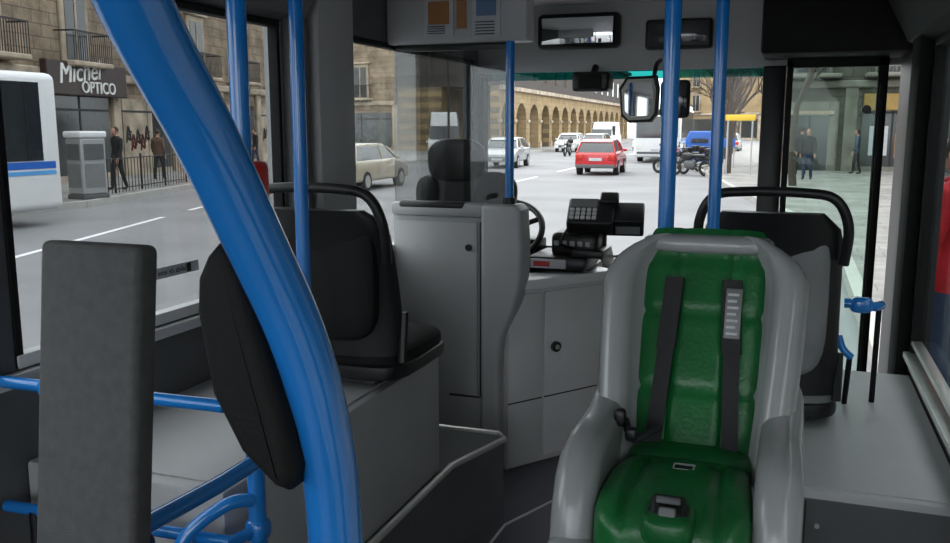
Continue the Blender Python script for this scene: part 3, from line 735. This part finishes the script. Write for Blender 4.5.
def person(name,loc,rz,jacket,trouser,H=1.75,stride=.0,hair=HAIR,arm=.0,longhair=False):
    V=[];E=[];Rr=[]
    def a(p,r,par=None):
        V.append(Vector(p));Rr.append(r)
        if par is not None: E.append((par,len(V)-1))
        return len(V)-1
    pel=a((0,0,.95),(.15,.11)); wst=a((0,0,1.08),(.14,.10),pel); ch=a((0,.0,1.28),(.17,.12),wst); up=a((0,-.01,1.42),(.13,.10),ch); nk=a((0,0,1.51),(.055,.06),up); a((0,.015,1.57),(.055,.06),nk)
    for sx in (-1,1):
        sh=a((sx*.175,-.01,1.41),(.075,.075),up); sw=-sx*stride*.5
        el=a((sx*.235,-.02+sw*.5,1.13),(.055,.055),sh); wr=a((sx*.25,.08+sw+arm*.12,.90+arm*.18),(.036,.036),el)
        pa=a((sx*.25,.10+sw+arm*.16,.83+arm*.18),(.036,.022),wr)
        for k,(off,ln) in enumerate(((-.027,.065),(-.009,.08),(.009,.075),(.027,.06))):
            f1=a((sx*.252,.105+sw+arm*.16+off,.775+arm*.18),(.009,.009),pa); a((sx*.242,.108+sw+arm*.16+off,.775-ln*.6+arm*.18),(.008,.008),f1)
        th=a((sx*.238,.14+sw+arm*.16,.83+arm*.18),(.010,.010),pa); a((sx*.232,.150+sw+arm*.16,.795+arm*.18),(.009,.009),th)
        hp=a((sx*.092,0,.90),(.095,.10),pel); st=sx*stride
        kn=a((sx*.10,.03+st*.5,.50),(.062,.065),hp); an=a((sx*.105,st-.02,.10),(.045,.05),kn); hl=a((sx*.105,st-.03,.055),(.042,.05),an); a((sx*.115,st+.13,.04),(.042,.032),hl)
    me=bpy.data.meshes.new('sk'); me.from_pydata(V,E,[]); ob=bpy.data.objects.new('sk',me); scene.collection.objects.link(ob)
    md=ob.modifiers.new('Skin','SKIN'); md.use_smooth_shade=True
    for i,sv in enumerate(me.skin_vertices[0].data): sv.radius=Rr[i]; sv.use_root=(i==0)
    s2=ob.modifiers.new('S','SUBSURF'); s2.levels=1; s2.render_levels=1
    bpy.context.view_layer.update()
    em=bpy.data.meshes.new_from_object(ob.evaluated_get(bpy.context.evaluated_depsgraph_get()))
    m=MB(); m.v=[tuple(v.co) for v in em.vertices]
    for p in em.polygons:
        c=p.center; mt=jacket
        if c.z>1.505: mt=SKIN
        elif abs(c.x)>.19 and c.z<.90+arm*.18 and c.z>.6: mt=SKIN
        elif c.z<.09: mt=SHOE
        elif c.z<.86: mt=trouser
        m.f.append(tuple(p.vertices)); m.mi.append(m.m(mt))
    bpy.data.objects.remove(ob)
    hc=Vector((0,.03,1.645))
    def hd(p):
        p=p.copy()
        if p.z<0: p.x*=1-.30*(-p.z/.115)**1.5; p.y*=1-.12*(-p.z/.115)
        return p
    m.sell(hc,(.075,.095,.115),SKIN,.95,None,24,16,hd)
    m.sell(hc+Vector((0,-.014,.022)),(.084,.098,.108),hair,.95,None,24,16,lambda p: Vector((p.x,min(p.y,.045+.4*max(0,p.z-.04)),max(p.z,-.05 if not longhair else -.11))))
    m.tube([hc+Vector((0,.088,.012)),hc+Vector((0,.112,-.022)),hc+Vector((0,.092,-.034))],[.008,.014,.010],SKIN,8)
    m.sell(hc+Vector((0,.083,-.058)),(.024,.012,.008),LIP,.8,None,12,8)
    for sx in (-1,1):
        m.sell(hc+Vector((sx*.030,.083,.004)),(.012,.010,.007),EYE,.9,None,10,8); m.sell(hc+Vector((sx*.079,-.005,-.008)),(.010,.018,.03),SKIN,.9,None,10,8)
        m.sell(hc+Vector((sx*.030,.088,.024)),(.017,.006,.004),hair,.9,None,8,6)
    m.torus((0,.005,1.495),.068,.018,jacket,None,18,8)
    s=H/1.76; m.v=[(x*s,y*s,z*s) for x,y,z in m.v]
    return m.finish(name,loc,rz,angle=60)
person('pedestrian',(-18.6,20.9,.15),2.9,JBLK,TRD,1.82,.16)
person('pedestrian',(-19.3,20.4,.15),2.9,JBLU,JEAN,1.70,.14)
person('pedestrian',(-20.9,25.5,.15),.2,JBRN,TRD,1.72,.14)
person('pedestrian',(-23.9,37.5,.15),2.6,JBRN,TRD,1.75,.12)
person('pedestrian',(-24.3,36.6,.15),2.6,JBLK,JEAN,1.7,.12)
person('pedestrian',(-.10,35.6,.15),.2,JBLK,TRD,1.74,.14)
person('pedestrian',(.30,36.6,.15),-.3,JBLK,TRD,1.80,.16)
person('pedestrian',(.50,33.0,.15),3.0,JBLK,JEAN,1.76,.16)
person('pedestrian',(.02,38.0,.15),3.0,JBRN,TRD,1.70,.12)
person('pedestrian',(2.35,37.5,.15),1.5,JBLU,TRD,1.72,.14,longhair=True)
person('pedestrian',(-4.9,60,.0),3.0,JBLK,TRD,1.74,.16)
person('passenger_in_red_jacket',(.965,6.0,.15),.9,JRED,JEAN,1.80,.05,HAIR,.2)

# ================= WORLD / LIGHT =================
w=bpy.data.worlds.new('World'); scene.world=w; w.use_nodes=True; nt=w.node_tree; N=nt.nodes; L=nt.links
bg=N['Background']; tc=N.new('ShaderNodeTexCoord'); sp=N.new('ShaderNodeSeparateXYZ'); cr=N.new('ShaderNodeValToRGB')
L.new(tc.outputs['Generated'],sp.inputs[0]); L.new(sp.outputs['Z'],cr.inputs['Fac']); L.new(cr.outputs['Color'],bg.inputs['Color'])
cr.color_ramp.elements[0].position=0; cr.color_ramp.elements[0].color=(.82,.86,.9,1)
cr.color_ramp.elements[1].position=.8; cr.color_ramp.elements[1].color=(.95,.97,1,1)
bg.inputs['Strength'].default_value=3.6
sun=bpy.data.lights.new('sun','SUN'); sun.energy=.4; sun.angle=math.radians(40); so=bpy.data.objects.new('sun',sun); scene.collection.objects.link(so); so.rotation_euler=(math.radians(30),0,math.radians(-150))

cam=bpy.data.cameras.new('camera'); cam.sensor_width=36; cam.lens=880/950*36; cam.clip_start=.02; cam.clip_end=500
co=bpy.data.objects.new('camera',cam); scene.collection.objects.link(co); co.location=(0,0,2.0); co.rotation_euler=(math.radians(90-9.39),0,math.radians(19.7))
scene.camera=co
